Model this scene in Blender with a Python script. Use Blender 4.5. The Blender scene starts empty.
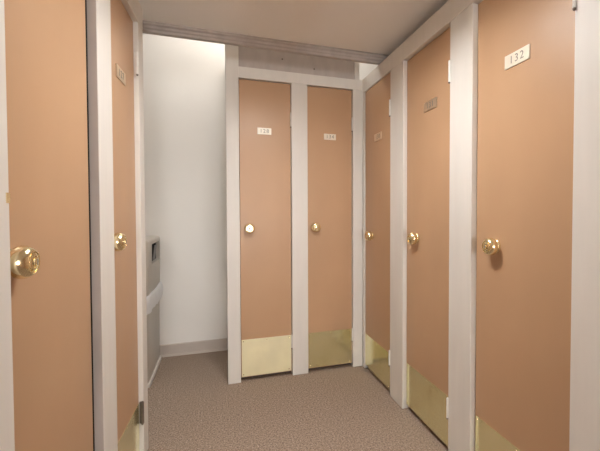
import bpy, bmesh, math
from mathutils import Matrix, Vector

S = bpy.context.scene
COL = S.collection
PI = math.pi

# ---------------------------------------------------------------- camera, world, exposure, light
F_PX, CX, CY = 368.9, 338.06, 220.32
YAW, PITCH, ROLL, EYE = 0.310, -0.0244, -0.0018, 1.1625
cam_data = bpy.data.cameras.new('camera')
cam = bpy.data.objects.new('camera', cam_data)
COL.objects.link(cam)
cam_data.sensor_fit = 'HORIZONTAL'
cam_data.sensor_width = 36.0
cam_data.lens = 36.0 * F_PX / 600.0
cam_data.shift_x = -(CX - 300.0) / 600.0
cam_data.shift_y = (CY - 225.5) / 600.0
cam_data.clip_start = 0.02
fwd = Vector((math.sin(YAW) * math.cos(PITCH), math.cos(YAW) * math.cos(PITCH), math.sin(PITCH)))
right = Vector((math.cos(YAW), -math.sin(YAW), 0))
up = right.cross(fwd)
cr, sr = math.cos(ROLL), math.sin(ROLL)
r2 = right * cr + up * sr
u2 = up * cr - right * sr
m = Matrix(((r2.x, u2.x, -fwd.x, 0), (r2.y, u2.y, -fwd.y, 0), (r2.z, u2.z, -fwd.z, EYE), (0, 0, 0, 1)))
cam.matrix_world = m
S.camera = cam

world = bpy.data.worlds.new('world')
world.use_nodes = True
world.node_tree.nodes['Background'].inputs[0].default_value = (0.9, 0.88, 0.85, 1)
world.node_tree.nodes['Background'].inputs[1].default_value = 0.1
S.world = world
S.view_settings.view_transform = 'Standard'
S.view_settings.look = 'None'
S.view_settings.gamma = 1.0
S.view_settings.use_curve_mapping = False
S.view_settings.exposure = 0.0

AISLE_LAMP = 51.0      # strength of the diffuser over the aisle
SIDE_FILL_LAMP = 11.0   # added unseen fill lamp for the white wall, left of the left-hand row
CORRIDOR_LAMP = 10.0     # strength of the diffuser over the corridor

REAR_FILL = 24.0        # strength of the added glowing fill panel, unseen behind the viewer

# ---------------------------------------------------------------- materials
def new_mat(name, color, rough=0.5, metal=0.0, spec=0.5):
    mt = bpy.data.materials.new(name)
    mt.use_nodes = True
    b = mt.node_tree.nodes['Principled BSDF']
    b.inputs['Base Color'].default_value = (*color, 1)
    b.inputs['Roughness'].default_value = rough
    b.inputs['Metallic'].default_value = metal
    b.inputs['Specular IOR Level'].default_value = spec
    return mt, mt.node_tree, b

def noise(nt, scale, detail=3.0, stretch=(1, 1, 1), rough=0.5):
    tc = nt.nodes.new('ShaderNodeTexCoord')
    mp = nt.nodes.new('ShaderNodeMapping')
    mp.inputs['Scale'].default_value = stretch
    n = nt.nodes.new('ShaderNodeTexNoise')
    n.inputs['Scale'].default_value = scale
    n.inputs['Detail'].default_value = detail
    n.inputs['Roughness'].default_value = rough
    nt.links.new(tc.outputs['Object'], mp.inputs['Vector'])
    nt.links.new(mp.outputs['Vector'], n.inputs['Vector'])
    return n

def ramp(nt, src, stops):
    r = nt.nodes.new('ShaderNodeValToRGB')
    els = r.color_ramp.elements
    els[0].position, els[0].color = stops[0][0], (*stops[0][1], 1)
    els[1].position, els[1].color = stops[-1][0], (*stops[-1][1], 1)
    for p, c in stops[1:-1]:
        e = els.new(p); e.color = (*c, 1)
    nt.links.new(src, r.inputs['Fac'])
    return r

def bump(nt, b, src, strength, dist=0.001):
    bp = nt.nodes.new('ShaderNodeBump')
    bp.inputs['Strength'].default_value = strength
    bp.inputs['Distance'].default_value = dist
    nt.links.new(src, bp.inputs['Height'])
    nt.links.new(bp.outputs['Normal'], b.inputs['Normal'])

def varied(name, c, amt, scale, rough, stretch=(1, 1, 1), bump_s=0.0, bump_scale=60, metal=0.0, spec=0.5, rvar=0.0):
    mt, nt, b = new_mat(name, c, rough, metal, spec)
    n = noise(nt, scale, 4, stretch)
    lo = tuple(v * (1 - amt) for v in c)
    hi = tuple(min(1, v * (1 + amt)) for v in c)
    r = ramp(nt, n.outputs['Fac'], [(0.3, lo), (0.7, hi)])
    nt.links.new(r.outputs['Color'], b.inputs['Base Color'])
    if rvar:
        rr = nt.nodes.new('ShaderNodeMapRange')
        rr.inputs['To Min'].default_value = max(0.02, rough - rvar)
        rr.inputs['To Max'].default_value = rough + rvar
        n3 = noise(nt, scale * 2.3, 5, (1, 1, 1))
        nt.links.new(n3.outputs['Fac'], rr.inputs['Value'])
        nt.links.new(rr.outputs['Result'], b.inputs['Roughness'])
    if bump_s:
        n2 = noise(nt, bump_scale, 4, stretch)
        bump(nt, b, n2.outputs['Fac'], bump_s)
    return mt

M_DOOR = varied('tan_laminate', (0.520, 0.324, 0.188), 0.05, 3.0, 0.36, (1, 1, 0.6), 0.04, 40, rvar=0.06, spec=0.4)
M_PAINT = varied('cream_gloss_paint', (0.75, 0.715, 0.66), 0.03, 6.0, 0.42, (3, 3, 0.4), 0.25, 30, spec=0.4)
M_SHADOWGAP = varied('gap_shade_dark', (0.10, 0.075, 0.06), 0.1, 10, 0.7)  # near-black for sheets that stand in for shade in the door gaps
M_EDGE = varied('grey_shade_paint', (0.46, 0.41, 0.375), 0.10, 14.0, 0.6, (1, 1, 0.3), 0.3, 50)  # beam and upper board get their shade from this darker grey
M_WALL = varied('white_wall_paint', (0.90, 0.87, 0.82), 0.015, 2.0, 0.6, (1, 1, 1), 0.15, 120, spec=0.3)
M_CEIL = varied('ceiling_paint', (0.93, 0.91, 0.88), 0.02, 2.0, 0.7, (1, 1, 1), 0.1, 100, spec=0.3)
M_BASEB = varied('taupe_vinyl', (0.55, 0.48, 0.42), 0.04, 8.0, 0.5)
M_BRASS = varied('polished_brass', (0.90, 0.79, 0.52), 0.05, 10, 0.17, metal=1.0, rvar=0.03)
M_HINGE = varied('painted_hinge', (0.86, 0.84, 0.79), 0.05, 30, 0.4)
M_STEEL = varied('dark_steel', (0.20, 0.17, 0.14), 0.2, 40, 0.45, metal=0.8)
M_PLATE = varied('number_plate', (0.80, 0.74, 0.62), 0.04, 30, 0.38, metal=0.15)
M_PLATE_METAL = varied('shaded_plate', (0.78, 0.64, 0.48), 0.05, 30, 0.36, metal=0.85)  # same plates in a darker copy, for how the side rows catch light
M_DIGIT = varied('engraved_black', (0.27, 0.24, 0.20), 0.1, 30, 0.6)
M_BIN = varied('bin_plastic', (0.56, 0.52, 0.46), 0.05, 8, 0.45, (1, 1, 0.3), 0.1, 60)
M_SHADEDARK = varied('shade_dark', (0.02, 0.018, 0.018), 0.2, 8, 0.85, spec=0.05)  # near-black for painted shade: bin mouth and one door gap
M_FLAP = varied('bin_flap', (0.10, 0.09, 0.085), 0.1, 8, 0.35)

# worn brass kick plate: scuffs change gloss and tint
M_KICK, nt, b = new_mat('worn_brass_sheet', (0.66, 0.52, 0.26), 0.2, 0.88)
n = noise(nt, 5.0, 6, (1, 1, 1), 0.65)
r = ramp(nt, n.outputs['Fac'], [(0.28, (0.62, 0.56, 0.30)), (0.42, (0.90, 0.86, 0.52)), (0.7, (0.96, 0.93, 0.62))])
nt.links.new(r.outputs['Color'], b.inputs['Base Color'])
mr = nt.nodes.new('ShaderNodeMapRange')
mr.inputs['To Min'].default_value = 0.04
mr.inputs['To Max'].default_value = 0.34
n2 = noise(nt, 9.0, 6, (1, 1, 2), 0.6)
nt.links.new(n2.outputs['Fac'], mr.inputs['Value'])
nt.links.new(mr.outputs['Result'], b.inputs['Roughness'])
n3 = noise(nt, 7.0, 2)
bump(nt, b, n3.outputs['Fac'], 0.25, 0.002)

# carpet
M_CARPET, nt, b = new_mat('brown_carpet', (0.25, 0.18, 0.13), 0.95, 0, 0.1)
n = noise(nt, 260.0, 3, (1, 1, 1), 0.8)
n_big = noise(nt, 115.0, 4, (1, 1, 1), 0.75)
add = nt.nodes.new('ShaderNodeMath'); add.operation = 'ADD'
mul = nt.nodes.new('ShaderNodeMath'); mul.operation = 'MULTIPLY'; mul.inputs[1].default_value = 0.5
nt.links.new(n.outputs['Fac'], add.inputs[0]); nt.links.new(n_big.outputs['Fac'], add.inputs[1])
nt.links.new(add.outputs[0], mul.inputs[0])
r = ramp(nt, mul.outputs[0], [(0.39, (0.12, 0.087, 0.066)), (0.50, (0.33, 0.248, 0.190)), (0.61, (0.66, 0.54, 0.44))])
nt.links.new(r.outputs['Color'], b.inputs['Base Color'])
bump(nt, b, n.outputs['Fac'], 0.6, 0.004)

# plastic bag
M_BAG, nt, b = new_mat('thin_white_plastic', (0.80, 0.80, 0.81), 0.3, 0, 0.5)
n = noise(nt, 35.0, 4, (1, 1, 0.5)); bump(nt, b, n.outputs['Fac'], 0.7, 0.006)

# brass gone dull, without its lacquer
M_KICK_DULL = varied('dull_brass_sheet', (0.92, 0.87, 0.60), 0.06, 6.0, 0.50, metal=0.75, rvar=0.1)

def lamp_mat(name, strength, color=(1.0, 0.975, 0.94)):
    mt, nt, b = new_mat(name, (0.9, 0.9, 0.9), 0.5)
    b.inputs['Emission Color'].default_value = (*color, 1)
    b.inputs['Emission Strength'].default_value = strength
    return mt

# ---------------------------------------------------------------- mesh helpers
def box(bm, x0, x1, y0, y1, z0, z1, bev=0.0):
    g = bmesh.ops.create_cube(bm, size=1.0)
    vs = g['verts']
    for v in vs:
        v.co = Vector(((x0 + x1) / 2 + v.co.x * (x1 - x0), (y0 + y1) / 2 + v.co.y * (y1 - y0), (z0 + z1) / 2 + v.co.z * (z1 - z0)))
    if bev > 0:
        es = set()
        for v in vs:
            es.update(v.link_edges)
        bmesh.ops.bevel(bm, geom=list(es), offset=bev, segments=2, profile=0.5, affect='EDGES')

def lathe(bm, profile, axis_pt, axis='-Y', seg=40):
    """revolve (distance, radius) pairs about an axis leaving axis_pt along -Y (out of a door face)"""
    rings = []
    for d, rad in profile:
        ring = []
        for k in range(seg):
            a = 2 * PI * k / seg
            if axis == '-Y':
                p = Vector((axis_pt[0] + rad * math.cos(a), axis_pt[1] - d, axis_pt[2] + rad * math.sin(a)))
            else:
                p = Vector((axis_pt[0] + rad * math.cos(a), axis_pt[1] + rad * math.sin(a), axis_pt[2] + d))
            ring.append(bm.verts.new(p))
        rings.append(ring)
    for a, b_ in zip(rings[:-1], rings[1:]):
        for k in range(seg):
            k2 = (k + 1) % seg
            bm.faces.new((a[k], a[k2], b_[k2], b_[k]))
    bm.faces.new(rings[0]); bm.faces.new(rings[-1])

def prism(bm, pts, axis_fn, t0, t1):
    a = [bm.verts.new(axis_fn(p, t0)) for p in pts]
    b_ = [bm.verts.new(axis_fn(p, t1)) for p in pts]
    n_ = len(pts)
    for k in range(n_):
        bm.faces.new((a[k], a[(k + 1) % n_], b_[(k + 1) % n_], b_[k]))
    bm.faces.new(a); bm.faces.new(b_)

def obj(name, bm, mat, parent=None, smooth=False, **props):
    bmesh.ops.recalc_face_normals(bm, faces=bm.faces[:])
    me = bpy.data.meshes.new(name)
    bm.to_mesh(me); bm.free()
    me.materials.append(mat)
    if smooth:
        for p in me.polygons:
            p.use_smooth = True
        try:
            me.set_sharp_from_angle(angle=math.radians(35))
        except Exception:
            pass
    o = bpy.data.objects.new(name, me)
    COL.objects.link(o)
    if parent:
        o.parent = parent
    for k, v in props.items():
        o[k] = v
    return o

def bobj(name, mat, parent, *dims, bev=0.0, **props):
    bm = bmesh.new(); box(bm, *dims, bev=bev)
    return obj(name, bm, mat, parent, **props)

def empty(name, loc=(0, 0, 0), rz=0.0, **props):
    o = bpy.data.objects.new(name, None)
    o.empty_display_size = 0.1
    COL.objects.link(o)
    o.location = loc; o.rotation_euler = (0, 0, rz)
    for k, v in props.items():
        o[k] = v
    return o

# ---------------------------------------------------------------- key dimensions
R_X, B_Y = 1.011, 2.560
A_L = 0.0465
def left_x(y): return -0.3906 + A_L * (y - 1.0)
ZT = 2.03           # door head
ZTB = 2.055         # door head of the end row
ZH = 2.132          # top of the header boards
ZC = 2.19           # aisle ceiling
ZU = 2.95           # corridor ceiling
W_Y = 3.225         # white wall behind the corridor
REC = 0.020         # doors sit this far behind the frame face

# ---------------------------------------------------------------- room shell
bobj('floor', M_CARPET, None, -3.2, 1.8, -6.0, W_Y + .1, -0.05, 0.0, kind='structure', category='floor',
     label='short-pile brown flecked carpet covering the floor of the aisle and corridor')
bm = bmesh.new(); box(bm, -0.97, 1.8, -6.0, 2.236, ZC, ZC + 0.06)
obj('ceiling', bm, M_CEIL, None, kind='structure', category='ceiling',
    label='low flat beige ceiling over the aisle between the door rows')
bobj('ceiling.001', M_WALL, None, -3.2, 1.8, -6.0, W_Y + .1, ZU, ZU + .06, kind='structure', category='ceiling',
     label='high white ceiling over the corridor beyond the beam')
bobj('wall_back', M_WALL, None, -3.2, 1.8, W_Y, W_Y + 0.1, 0, ZU, kind='structure', category='wall',
     label='plain white painted wall at the end, beside the stalls')
bobj('wall_side_left', M_WALL, None, -3.25, -3.2, -6.0, W_Y, 0, ZU, kind='structure', category='wall', label='white side wall far left, out of view')
bobj('wall_side_right', M_WALL, None, 1.8, 1.85, -6.0, W_Y, 0, ZU, kind='structure', category='wall', label='white side wall behind the right-hand stalls')
bm = bmesh.new()
WX0, WX1, WZ0, WZ1 = -0.35, 0.95, 0.45, 2.0
box(bm, -3.2, WX0, -6.05, -6.0, 0, ZU); box(bm, WX1, 1.8, -6.05, -6.0, 0, ZU)
box(bm, WX0, WX1, -6.05, -6.0, 0, WZ0); box(bm, WX0, WX1, -6.05, -6.0, WZ1, ZU)
obj('wall_rear', bm, M_WALL, None, kind='structure', category='wall', label='white wall behind the viewer')
# baseboard of the white wall, cove foot in front
bm = bmesh.new()
prof = [(0.0, 0.0), (-0.022, 0.0), (-0.022, 0.006), (-0.010, 0.016), (-0.008, 0.088), (-0.004, 0.095), (0.0, 0.095)]
prism(bm, prof, lambda p, t: Vector((t, W_Y + p[0], p[1])), -3.2, 0.0505)
obj('baseboard_back', bm, M_BASEB, None, kind='structure', category='baseboard', label='taupe vinyl baseboard along the foot of the white wall')

# moulded beam closing the low ceiling
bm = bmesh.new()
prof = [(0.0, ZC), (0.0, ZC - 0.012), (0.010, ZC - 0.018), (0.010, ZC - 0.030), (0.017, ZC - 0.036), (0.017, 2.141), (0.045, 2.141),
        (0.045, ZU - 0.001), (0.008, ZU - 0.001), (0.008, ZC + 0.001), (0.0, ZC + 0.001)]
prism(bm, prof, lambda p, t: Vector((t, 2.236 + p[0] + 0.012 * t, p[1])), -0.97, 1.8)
obj('trim_1', bm, M_EDGE, None, kind='structure', category='beam', label='moulded beam running across the aisle at the ceiling edge, its shade painted in as grey')  # darkened version of the post paint, shade put into the colour

# ---------------------------------------------------------------- stall rows
# Every row has a local frame: +X along the row to the right of someone facing it, +Y into the stalls, +Z up
def post(parent, u0, u1, z1=ZT, t=0.05, name='post', mat=None, y0=0.0):
    # header boards run over posts that stop at ZT; the face edges are slightly eased
    return bobj(name, mat or M_PAINT, parent, u0, u1, y0, t, 0, z1, bev=0.0025)

def make_knob(parent, u, z, y):
    bm = bmesh.new()
    lathe(bm, [(0.0, 0.0285), (0.0035, 0.0285), (0.0055, 0.0262), (0.0070, 0.0255), (0.0095, 0.0285), (0.0105, 0.0290), (0.0145, 0.0328),
               (0.0210, 0.0350), (0.0290, 0.0346), (0.0360, 0.0322), (0.0415, 0.0285), (0.0440, 0.0255), (0.0450, 0.0230),
               (0.0452, 0.0222), (0.0425, 0.0216), (0.0425, 0.0196), (0.0450, 0.0190), (0.0464, 0.0160), (0.0472, 0.0125), (0.0450, 0.0118), (0.0450, 0.0100)], (u, y, z), seg=48)
    kn = obj('knob', bm, M_BRASS, parent, smooth=True, label='polished brass door knob')
    bm = bmesh.new()
    lathe(bm, [(0.0465, 0.0092), (0.0492, 0.0088), (0.0502, 0.0072), (0.0508, 0.0045), (0.0510, 0.0001)], (u, y, z), seg=28)
    cyl = obj('lock_cylinder', bm, M_BRASS, kn, smooth=True)
    bm = bmesh.new(); box(bm, u - 0.0018, u + 0.0018, y - 0.0514, y - 0.0480, z - 0.0065, z + 0.0065)
    box(bm, u - 0.003, u + 0.003, y - 0.0514, y - 0.0500, z - 0.0015, z + 0.0015)
    obj('keyhole', bm, M_DIGIT, kn)
    return kn

def make_hinge(parent, u, z0, z1, y, mat, leaf=0.0):
    bm = bmesh.new()
    rad = 0.0075 if leaf else 0.0048
    n_k = 3
    seg_h = (z1 - z0) / n_k
    for k in range(n_k):
        lathe(bm, [(k * seg_h + 0.0008, rad), ((k + 1) * seg_h - 0.0008, rad)], (u, y - 0.003, z0), axis='Z', seg=18)
    lathe(bm, [(-0.003, 0.0035), (z1 - z0 + 0.003, 0.0035)], (u, y - 0.003, z0), axis='Z', seg=14)
    if leaf:
        box(bm, u, u + 0.0075, y - 0.006, y + leaf * 0.4, z0, z1)
    else:
        box(bm, u - 0.002, u + 0.002, y - 0.001, y + 0.002, z0, z1)
    h = obj('hinge', bm, mat, parent, smooth=True)
    bm = bmesh.new()
    lathe(bm, [(-0.008, 0.0025), (-0.005, 0.0048), (-0.001, 0.0048)], (u, y - 0.003, z0), axis='Z', seg=16)
    obj('hinge_pin', bm, M_STEEL, h, smooth=True)
    return h

def make_door(n, row, u0, u1, number, plate_u, plate_z, knob_du, label, hinges, knob_z=1.055, kick=0.285, rec=REC, gap=0.003,
              hinge_mat=None, plate_w=0.118, plate_h=0.05, hinge_y=None, gap_r=None, kick_mat=None, head=ZT, plate_mat=None, low_mat=None, leaf=0.0):
    d = empty('locker_door', category='door', label=label, group='numbered tan locker doors')
    d.location = row.location + Matrix.Rotation(row.rotation_euler.z, 3, 'Z') @ Vector((u0, 0, 0))
    d.rotation_euler = row.rotation_euler
    w = u1 - u0
    gr = gap if gap_r is None else gap_r
    bm = bmesh.new(); box(bm, gap, w - gr, rec, rec + 0.035, 0.026, head - 0.004, bev=0.0015)
    obj('door_leaf', bm, M_DOOR, d)
    # kick plate
    bm = bmesh.new(); box(bm, gap + 0.004, w - gr - 0.004, rec - 0.0016, rec, 0.030, kick, bev=0.0005)
    kp = obj('kick_plate', bm, kick_mat or M_KICK, d, label='worn brass kick plate')
    for (sx, sz) in ((0.018, kick - 0.012), (w - 0.022, kick - 0.012), (w / 2, kick - 0.012), (0.018, 0.045), (w - 0.022, 0.045)):
        bm = bmesh.new(); lathe(bm, [(0.0, 0.0042), (0.001, 0.0038), (0.0018, 0.002), (0.0019, 0.0001)], (sx, rec - 0.0016, sz), seg=14)
        obj('screw', bm, M_BRASS, kp, smooth=True)
    make_knob(d, knob_du, knob_z, rec)
    if number:
        pu = plate_u - u0
        bm = bmesh.new(); box(bm, pu, pu + plate_w, rec - 0.0045, rec, plate_z, plate_z + plate_h, bev=0.0012)
        pl = obj('number_plate', bm, plate_mat or M_PLATE, d, label='small pale plate engraved ' + number)
        cu = bpy.data.curves.new('digits', 'FONT')
        cu.body = number; cu.size = plate_h * 0.80; cu.align_x = 'CENTER'; cu.align_y = 'CENTER'
        cu.extrude = 0.0002; cu.space_character = 1.25
        tmp = bpy.data.objects.new('digits', cu)
        COL.objects.link(tmp)
        bpy.context.view_layer.update()
        me = bpy.data.meshes.new_from_object(tmp.evaluated_get(bpy.context.evaluated_depsgraph_get()))
        bpy.data.objects.remove(tmp)
        me.materials.clear(); me.materials.append(M_DIGIT)
        t = bpy.data.objects.new('numerals', me); COL.objects.link(t)
        t.parent = pl
        t.location = (pu + plate_w / 2, rec - 0.0047, plate_z + plate_h / 2)
        t.rotation_euler = (PI / 2, 0, 0)
    for k, (z0, z1) in enumerate(hinges):
        hm = low_mat if (low_mat and k == 0) else M_HINGE
        hu, hy = (w + 0.001, -0.001)
        if leaf: hu, hy = w - 0.008, 0.007
        if hinge_y is not None: hu, hy = w - gr, hinge_y
        make_hinge(d, hu, z0, z1, hy, hm, leaf)
    return d

# --- back row: faces the viewer
row_b = empty('door_frame', (0.006, B_Y, 0), 0.0, kind='structure', category='stall frame',
              label='cream painted frame of the two-door stall row at the end of the aisle')
D1, D2 = (0.121, 0.475), (0.589, 0.930)
post(row_b, 0.0365, D1[0], 2.34)
post(row_b, D1[1], D2[0], ZTB)
post(row_b, D2[1], 1.0045, ZTB)
bobj('post', M_PAINT, row_b, 0.945, 0.983, 0.0, 0.05, 2.128, 2.34, bev=0.002)
bobj('header', M_PAINT, row_b, D1[0], 1.0045, 0.0, 0.05, ZTB, 2.128, bev=0.002)
bobj('upper_panel', M_EDGE, row_b, D1[0], 0.945, 0.008, 0.03, 2.128, 2.34, label='board above the two doors, its shade painted in as grey')  # grey carries the shade under the low ceiling
for hx, hz in ((0.415, 2.214), (0.641, 2.172)):
    bm = bmesh.new(); lathe(bm, [(0.0, 0.006), (0.0012, 0.005), (0.0013, 0.0001)], (hx, 0.008, hz), seg=14)
    obj('nail_hole', bm, M_STEEL, row_b)  # dark disc drawn for each nail hole
bobj('side_panel', M_PAINT, row_b, 0.0505, 0.075, 0.05, W_Y - B_Y - 0.001, 0, 2.34)
bobj('side_panel', M_PAINT, row_b, 0.96, 0.985, 0.05, W_Y - B_Y - 0.001, 0, 2.34)
bobj('top_panel', M_PAINT, row_b, 0.0505, 0.985, 0.05, W_Y - B_Y - 0.001, 2.34, 2.36)
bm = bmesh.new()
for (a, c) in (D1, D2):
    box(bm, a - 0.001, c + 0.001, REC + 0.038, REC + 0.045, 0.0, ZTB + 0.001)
obj('gap_shade', bm, M_SHADOWGAP, row_b)  # dark sheet behind the leaves paints the shade of the gaps

# --- right row: local X runs towards the viewer
row_r = empty('door_frame', (R_X, 0, 0), -PI / 2, kind='structure', category='stall frame',
              label='cream painted frame of the right-hand row of stalls')
def ur(y): return -y
RR = 0.016
A, B, C = (ur(2.520), ur(2.092)), (ur(1.924), ur(1.470)), (ur(1.312), ur(0.8437))
post(row_r, ur(2.56), A[0])
post(row_r, A[1], B[0])
post(row_r, B[1], C[0])
bm = bmesh.new(); box(bm, C[1], -0.66, 0.0, 0.05, 0, ZT, bev=0.0025)
obj('post', bm, M_PAINT, row_r, label='cream post nearest the viewer')
bobj('panel_run', M_DOOR, row_r, -0.66, 5.99, 0.02, 0.05, 0, ZT)
for k in range(10):
    post(row_r, -0.20 + 0.62 * k, -0.06 + 0.62 * k)
bobj('header', M_PAINT, row_r, ur(2.56), 5.99, -0.001, 0.05, ZT, ZH, bev=0.0025)
bobj('top_panel', M_PAINT, row_r, ur(2.56), 5.99, 0.05, 0.62, ZH - 0.03, ZH - 0.01)
bobj('back_panel', M_PAINT, row_r, ur(2.56), 5.99, 0.60, 0.62, 0, ZH - 0.03)
bobj('side_panel', M_PAINT, row_r, ur(2.56), ur(2.54), 0.05, 0.60, 0, ZH - 0.03)
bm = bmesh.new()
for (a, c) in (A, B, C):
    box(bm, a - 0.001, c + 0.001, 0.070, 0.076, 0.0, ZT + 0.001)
obj('gap_shade', bm, M_SHADOWGAP, row_r)

# --- left row: local X runs away from the viewer, slightly splayed
ang = PI / 2 - math.atan(A_L)
row_l = empty('door_frame', (left_x(0), 0, 0), ang, kind='structure', category='stall frame',
              label='cream painted frame of the left-hand row of stalls')
kl = math.sqrt(1 + A_L * A_L)
def ul(y): return y * kl
L1, L2 = (ul(0.893), ul(1.388)), (ul(1.525), ul(1.905))
LR = 0.020
bm = bmesh.new(); box(bm, 0.75, L1[0], 0.0, 0.05, 0, ZT, bev=0.0025)
obj('post', bm, M_PAINT, row_l, label='cream post nearest the viewer')
bobj('panel_run', M_DOOR, row_l, -5.99, 0.75, 0.02, 0.05, 0, ZT)
for k in range(10):
    post(row_l, 0.17 - 0.62 * k, 0.31 - 0.62 * k)
post(row_l, L1[1], L2[0])
post(row_l, L2[1], ul(1.99))
bobj('header', M_PAINT, row_l, -5.99, ul(1.99), -0.001, 0.05, ZT, ZH, bev=0.0025)
bobj('top_panel', M_PAINT, row_l, -5.99, ul(1.975), 0.05, 0.62, ZH - 0.03, ZH - 0.01)
bobj('back_panel', M_PAINT, row_l, -5.99, ul(1.975), 0.60, 0.62, 0, ZH - 0.03)
bobj('side_panel', M_PAINT, row_l, ul(1.95), ul(1.975), 0.05, 0.60, 0, ZH - 0.03)
bobj('jamb', M_EDGE, row_l, L1[1] - 0.0015, L1[1], 0.002, 0.05, 0, ZT, label='grey inner edge of the post')  # side of the post, greyer than its face
bobj('gap_shadow', M_SHADEDARK, row_l, L1[1] - 0.0225, L1[1] - 0.002, 0.028, 0.05, 0.01, ZT, label='dark strip painted as the shadowed gap beside the nearest door')  # black filler, the gap's shadow put into colour
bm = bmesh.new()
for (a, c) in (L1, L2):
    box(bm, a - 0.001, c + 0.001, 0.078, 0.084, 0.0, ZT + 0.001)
obj('gap_shade', bm, M_SHADOWGAP, row_l)
bobj('strike_plate', M_BRASS, row_l, L1[0] - 0.012, L1[0] + 0.0005, -0.0012, 0.004, 1.180, 1.200, label='small brass strike plate on the post edge')

bpy.context.view_layer.update()
HG = [(0.195, 0.287), (1.755, 1.85)]
RC = 0.0245
make_door(1, row_b, D1[0], D1[1], '128', 0.243, 1.690, 0.064, 'tan door with pale dull kick plate, left of the two facing doors, plate 128', HG, plate_w=0.094, plate_h=0.045, hinge_y=0.012, kick_mat=M_KICK_DULL, head=ZTB, knob_z=1.047)
make_door(2, row_b, D2[0], D2[1], '134', 0.714, 1.680, 0.058, 'tan door with shiny kick plate, right of the two facing doors, by the corner', HG, plate_w=0.09, plate_h=0.043, hinge_y=0.012, head=ZTB, knob_z=1.048)
make_door(3, row_r, A[0], A[1], '130', ur(2.345), 1.637, 0.126, 'tan door farthest along the right-hand row, next to the corner', HG, rec=0.006, kick=0.262, knob_z=0.99, plate_mat=M_PLATE_METAL)
make_door(4, row_r, B[0], B[1], '131', ur(1.730), 1.682, 0.114, 'tan door in the middle of the right-hand row', HG, rec=RC, kick=0.275, knob_z=1.012, plate_mat=M_PLATE_METAL)
make_door(5, row_r, C[0], C[1], '132', ur(1.150), 1.695, 0.116, 'tan door nearest on the right-hand row, plate 132', [(0.195, 0.287), (1.765, 1.85)], rec=RC, kick=0.29, knob_z=1.023, plate_w=0.117)
make_door(6, row_l, L1[0], L1[1], '', 0, 0, 0.043, 'tan door nearest on the left, with a large brass knob at its left edge', [(0.195, 0.287)], rec=0.025, gap_r=0.022, knob_z=1.057)
make_door(7, row_l, L2[0], L2[1], '127', ul(1.64), 1.690, 0.032, 'tan door second along the left row, beside the open corridor', [(0.175, 0.275), (1.79, 1.888)], rec=LR, knob_z=1.05, kick=0.27, low_mat=M_STEEL, leaf=0.022, plate_mat=M_PLATE_METAL)

# ---------------------------------------------------------------- waste bin in the corridor corner
bx1, by0, by1 = -0.448, 2.66, 3.198
bx0 = bx1 - 0.34
tb = empty('waste_bin', ((bx0 + bx1) / 2, (by0 + by1) / 2, 0), 0.0, category='bin',
           label='tall grey waste bin with white liner showing, against the white wall')
hw, hd = (bx1 - bx0) / 2, (by1 - by0) / 2

def rounded_rect(hw, hd, r, seg=6):
    pts = []
    for cx, cy, a0 in ((hw - r, hd - r, 0), (-hw + r, hd - r, PI / 2), (-hw + r, -hd + r, PI), (hw - r, -hd + r, 1.5 * PI)):
        for k in range(seg + 1):
            a = a0 + (PI / 2) * k / seg
            pts.append((cx + r * math.cos(a), cy + r * math.sin(a)))
    return pts

def loft(bm, levels, cap=True):
    rings = [[bm.verts.new((x, y, z)) for (x, y) in pts] for z, pts in levels]
    n_ = len(rings[0])
    for a, b_ in zip(rings[:-1], rings[1:]):
        for k in range(n_):
            bm.faces.new((a[k], a[(k + 1) % n_], b_[(k + 1) % n_], b_[k]))
    if cap:
        bm.faces.new(rings[0]); bm.faces.new(rings[-1])

bm = bmesh.new()
rr = lambda s, r=0.03: rounded_rect(hw - s, hd - s, r)
loft(bm, [(0.0, rr(0.006)), (0.026, rr(0.006)), (0.030, rr(0.012)), (0.52, rr(0.008)), (0.57, rr(0.004)), (0.575, rr(0.02)), ])
obj('body', bm, M_BIN, tb, smooth=True)
bm = bmesh.new(); loft(bm, [(0.0, rr(0.001)), (0.024, rr(0.001)), (0.028, rr(0.005))])
obj('base_rim', bm, M_PAINT, tb, smooth=True, label='pale base rim')
# hood with a real opening on the side that faces the room (+X)
bm = bmesh.new()
loft(bm, [(0.585, rr(0.012)), (0.60, rr(0.004)), (0.955, rr(0.0)), (0.965, rr(0.003)), (0.974, rr(0.014, 0.02)), (0.977, rr(0.030, 0.01))])
hood = obj('hood', bm, M_BIN, tb, smooth=True)
cy_open = 2.995 - (by0 + by1) / 2
bmc = bmesh.new(); box(bmc, hw - 0.06, hw + 0.05, cy_open - 0.185, cy_open + 0.150, 0.80, 0.938, bev=0.008)
cut = obj('cutter', bmc, M_SHADEDARK, tb)
mod = hood.modifiers.new('opening', 'BOOLEAN'); mod.object = cut; mod.operation = 'DIFFERENCE'; mod.solver = 'EXACT'
bpy.context.view_layer.update()
me = bpy.data.meshes.new_from_object(hood.evaluated_get(bpy.context.evaluated_depsgraph_get()))
hood.modifiers.clear(); hood.data = me
bpy.data.objects.remove(cut)
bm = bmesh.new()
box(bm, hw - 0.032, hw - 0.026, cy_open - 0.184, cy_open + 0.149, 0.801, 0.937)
obj('opening_shade', bm, M_SHADEDARK, tb)  # black sheet painting the dark inside of the bin
bm = bmesh.new()
prism(bm, [(hw - 0.008, 0.915), (hw - 0.012, 0.915), (hw - 0.025, 0.805), (hw - 0.021, 0.805)], lambda p, t: Vector((p[0], t, p[1])), cy_open - 0.03, cy_open + 0.08)
obj('flap', bm, M_FLAP, tb, label='dark swing flap set into the opening')
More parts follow.
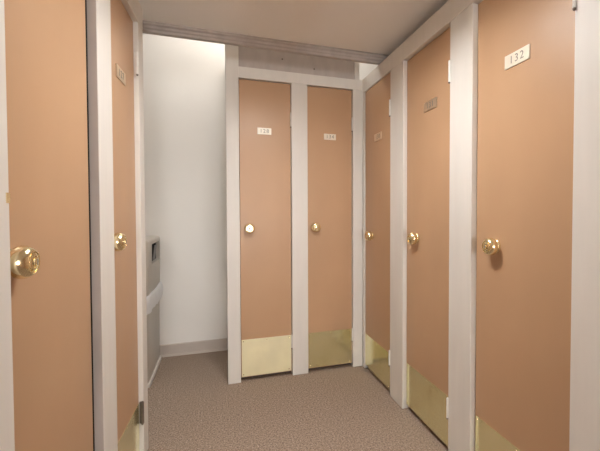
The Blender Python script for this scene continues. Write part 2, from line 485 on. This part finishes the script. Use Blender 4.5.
# liner folded over the rim
bm = bmesh.new()
def wav(s, f, amp, ph=0.0):
    out = []
    pts = rounded_rect(hw - s, hd - s, 0.032, 10)
    # resample the straight sides so that the film can ripple
    dense = []
    for k in range(len(pts)):
        p, q = Vector(pts[k]), Vector(pts[(k + 1) % len(pts)])
        st = max(1, int((q - p).length / 0.012))
        for j in range(st):
            dense.append(p.lerp(q, j / st))
    for k, p in enumerate(dense):
        nrm = Vector((p.x / hw, p.y / hd)).normalized()
        off = amp * (math.sin(k * f + ph) + 0.6 * math.sin(k * f * 2.3 + ph * 2))
        out.append(p + nrm * off)
    return out
lv = []
for z, s, amp, ph in ((0.495, -0.008, 0.003, 0.3), (0.52, -0.011, 0.002, 0.8), (0.565, -0.013, 0.003, 1.3), (0.59, -0.012, 0.002, 1.9), (0.606, -0.007, 0.0015, 2.2), (0.61, 0.0035, 0.0, 0)):
    lv.append((z, [(p.x, p.y) for p in wav(s, 0.55, amp, ph)]))
n_ = min(len(p) for _, p in lv)
nn = [len(p) for _, p in lv]
rings = []
for z, pts in lv:
    L_ = len(pts)
    pts = [pts[int(k * L_ / n_)] for k in range(n_)]
    rings.append([bm.verts.new((x, y, z + 0.004 * math.sin(k * 0.21) - (0.006 * math.sin(k * 0.13) if z < 0.53 else 0))) for k, (x, y) in enumerate(pts)])
for a, b_ in zip(rings[:-1], rings[1:]):
    for k in range(n_):
        bm.faces.new((a[k], a[(k + 1) % n_], b_[(k + 1) % n_], b_[k]))
obj('bin_liner', bm, M_BAG, tb, smooth=True, label='white plastic liner folded over the rim')

# ---------------------------------------------------------------- lamps (built as fixtures, the side one added as fill)
def ceiling_lamp(x, y, z, sx, sy, strength, label, color=(0.99, 0.985, 0.985), skirt=0.03):
    t = empty('ceiling_light', (x, y, z), 0.0, category='light', label=label)
    bm = bmesh.new()
    for a in ((-sx - .02, sx + .02, -sy - .02, -sy), (-sx - .02, sx + .02, sy, sy + .02), (-sx - .02, -sx, -sy, sy), (sx, sx + .02, -sy, sy)):
        box(bm, *a, -skirt, 0.0)
    obj('frame', bm, M_PAINT, t)
    bm = bmesh.new(); box(bm, -sx, sx, -sy, sy, -0.024, -0.004)
    obj('diffuser', bm, lamp_mat('lit_diffuser_%d' % int(strength * 10), strength, color), t)

ceiling_lamp(0.32, 1.30, ZC, 0.15, 0.24, AISLE_LAMP, 'square lit ceiling lamp over the aisle above the viewer', skirt=0.095)  # deep skirt added to keep light off the upper doors and headers
ceiling_lamp(0.35, 2.78, ZU, 0.80, 0.12, CORRIDOR_LAMP, 'long lit ceiling lamp over the corridor beyond the beam', (1.0, 0.96, 0.91))
ceiling_lamp(-1.65, 1.45, ZU, 0.20, 0.60, SIDE_FILL_LAMP, 'added unseen fill lamp, long and lit, left of the left-hand row', (1.0, 0.97, 0.93))  # invented lamp, brightens the white wall from the left

# unseen glowing panel added behind the viewer as frontal fill
rear_fill = empty('fill_panel_1', (0, 0, 0), 0.0, kind='structure', category='fill_panel', label='added unseen fill panel at the other end of the aisle, behind the viewer')
bobj('glow_sheet', lamp_mat('fill_glow', REAR_FILL, (0.97, 0.985, 1.0)), rear_fill, WX0 + .03, WX1 - .03, -6.035, -6.025, WZ0 + .03, WZ1 - .03)
bm = bmesh.new()
for a in ((WX0 - .04, WX1 + .04, WZ0 - .04, WZ0 + .03), (WX0 - .04, WX1 + .04, WZ1 - .03, WZ1 + .04), (WX0 - .04, WX0 + .03, WZ0, WZ1), (WX1 - .03, WX1 + .04, WZ0, WZ1)):
    box(bm, a[0], a[1], -6.02, -5.98, a[2], a[3])
obj('frame', bm, M_PAINT, rear_fill)
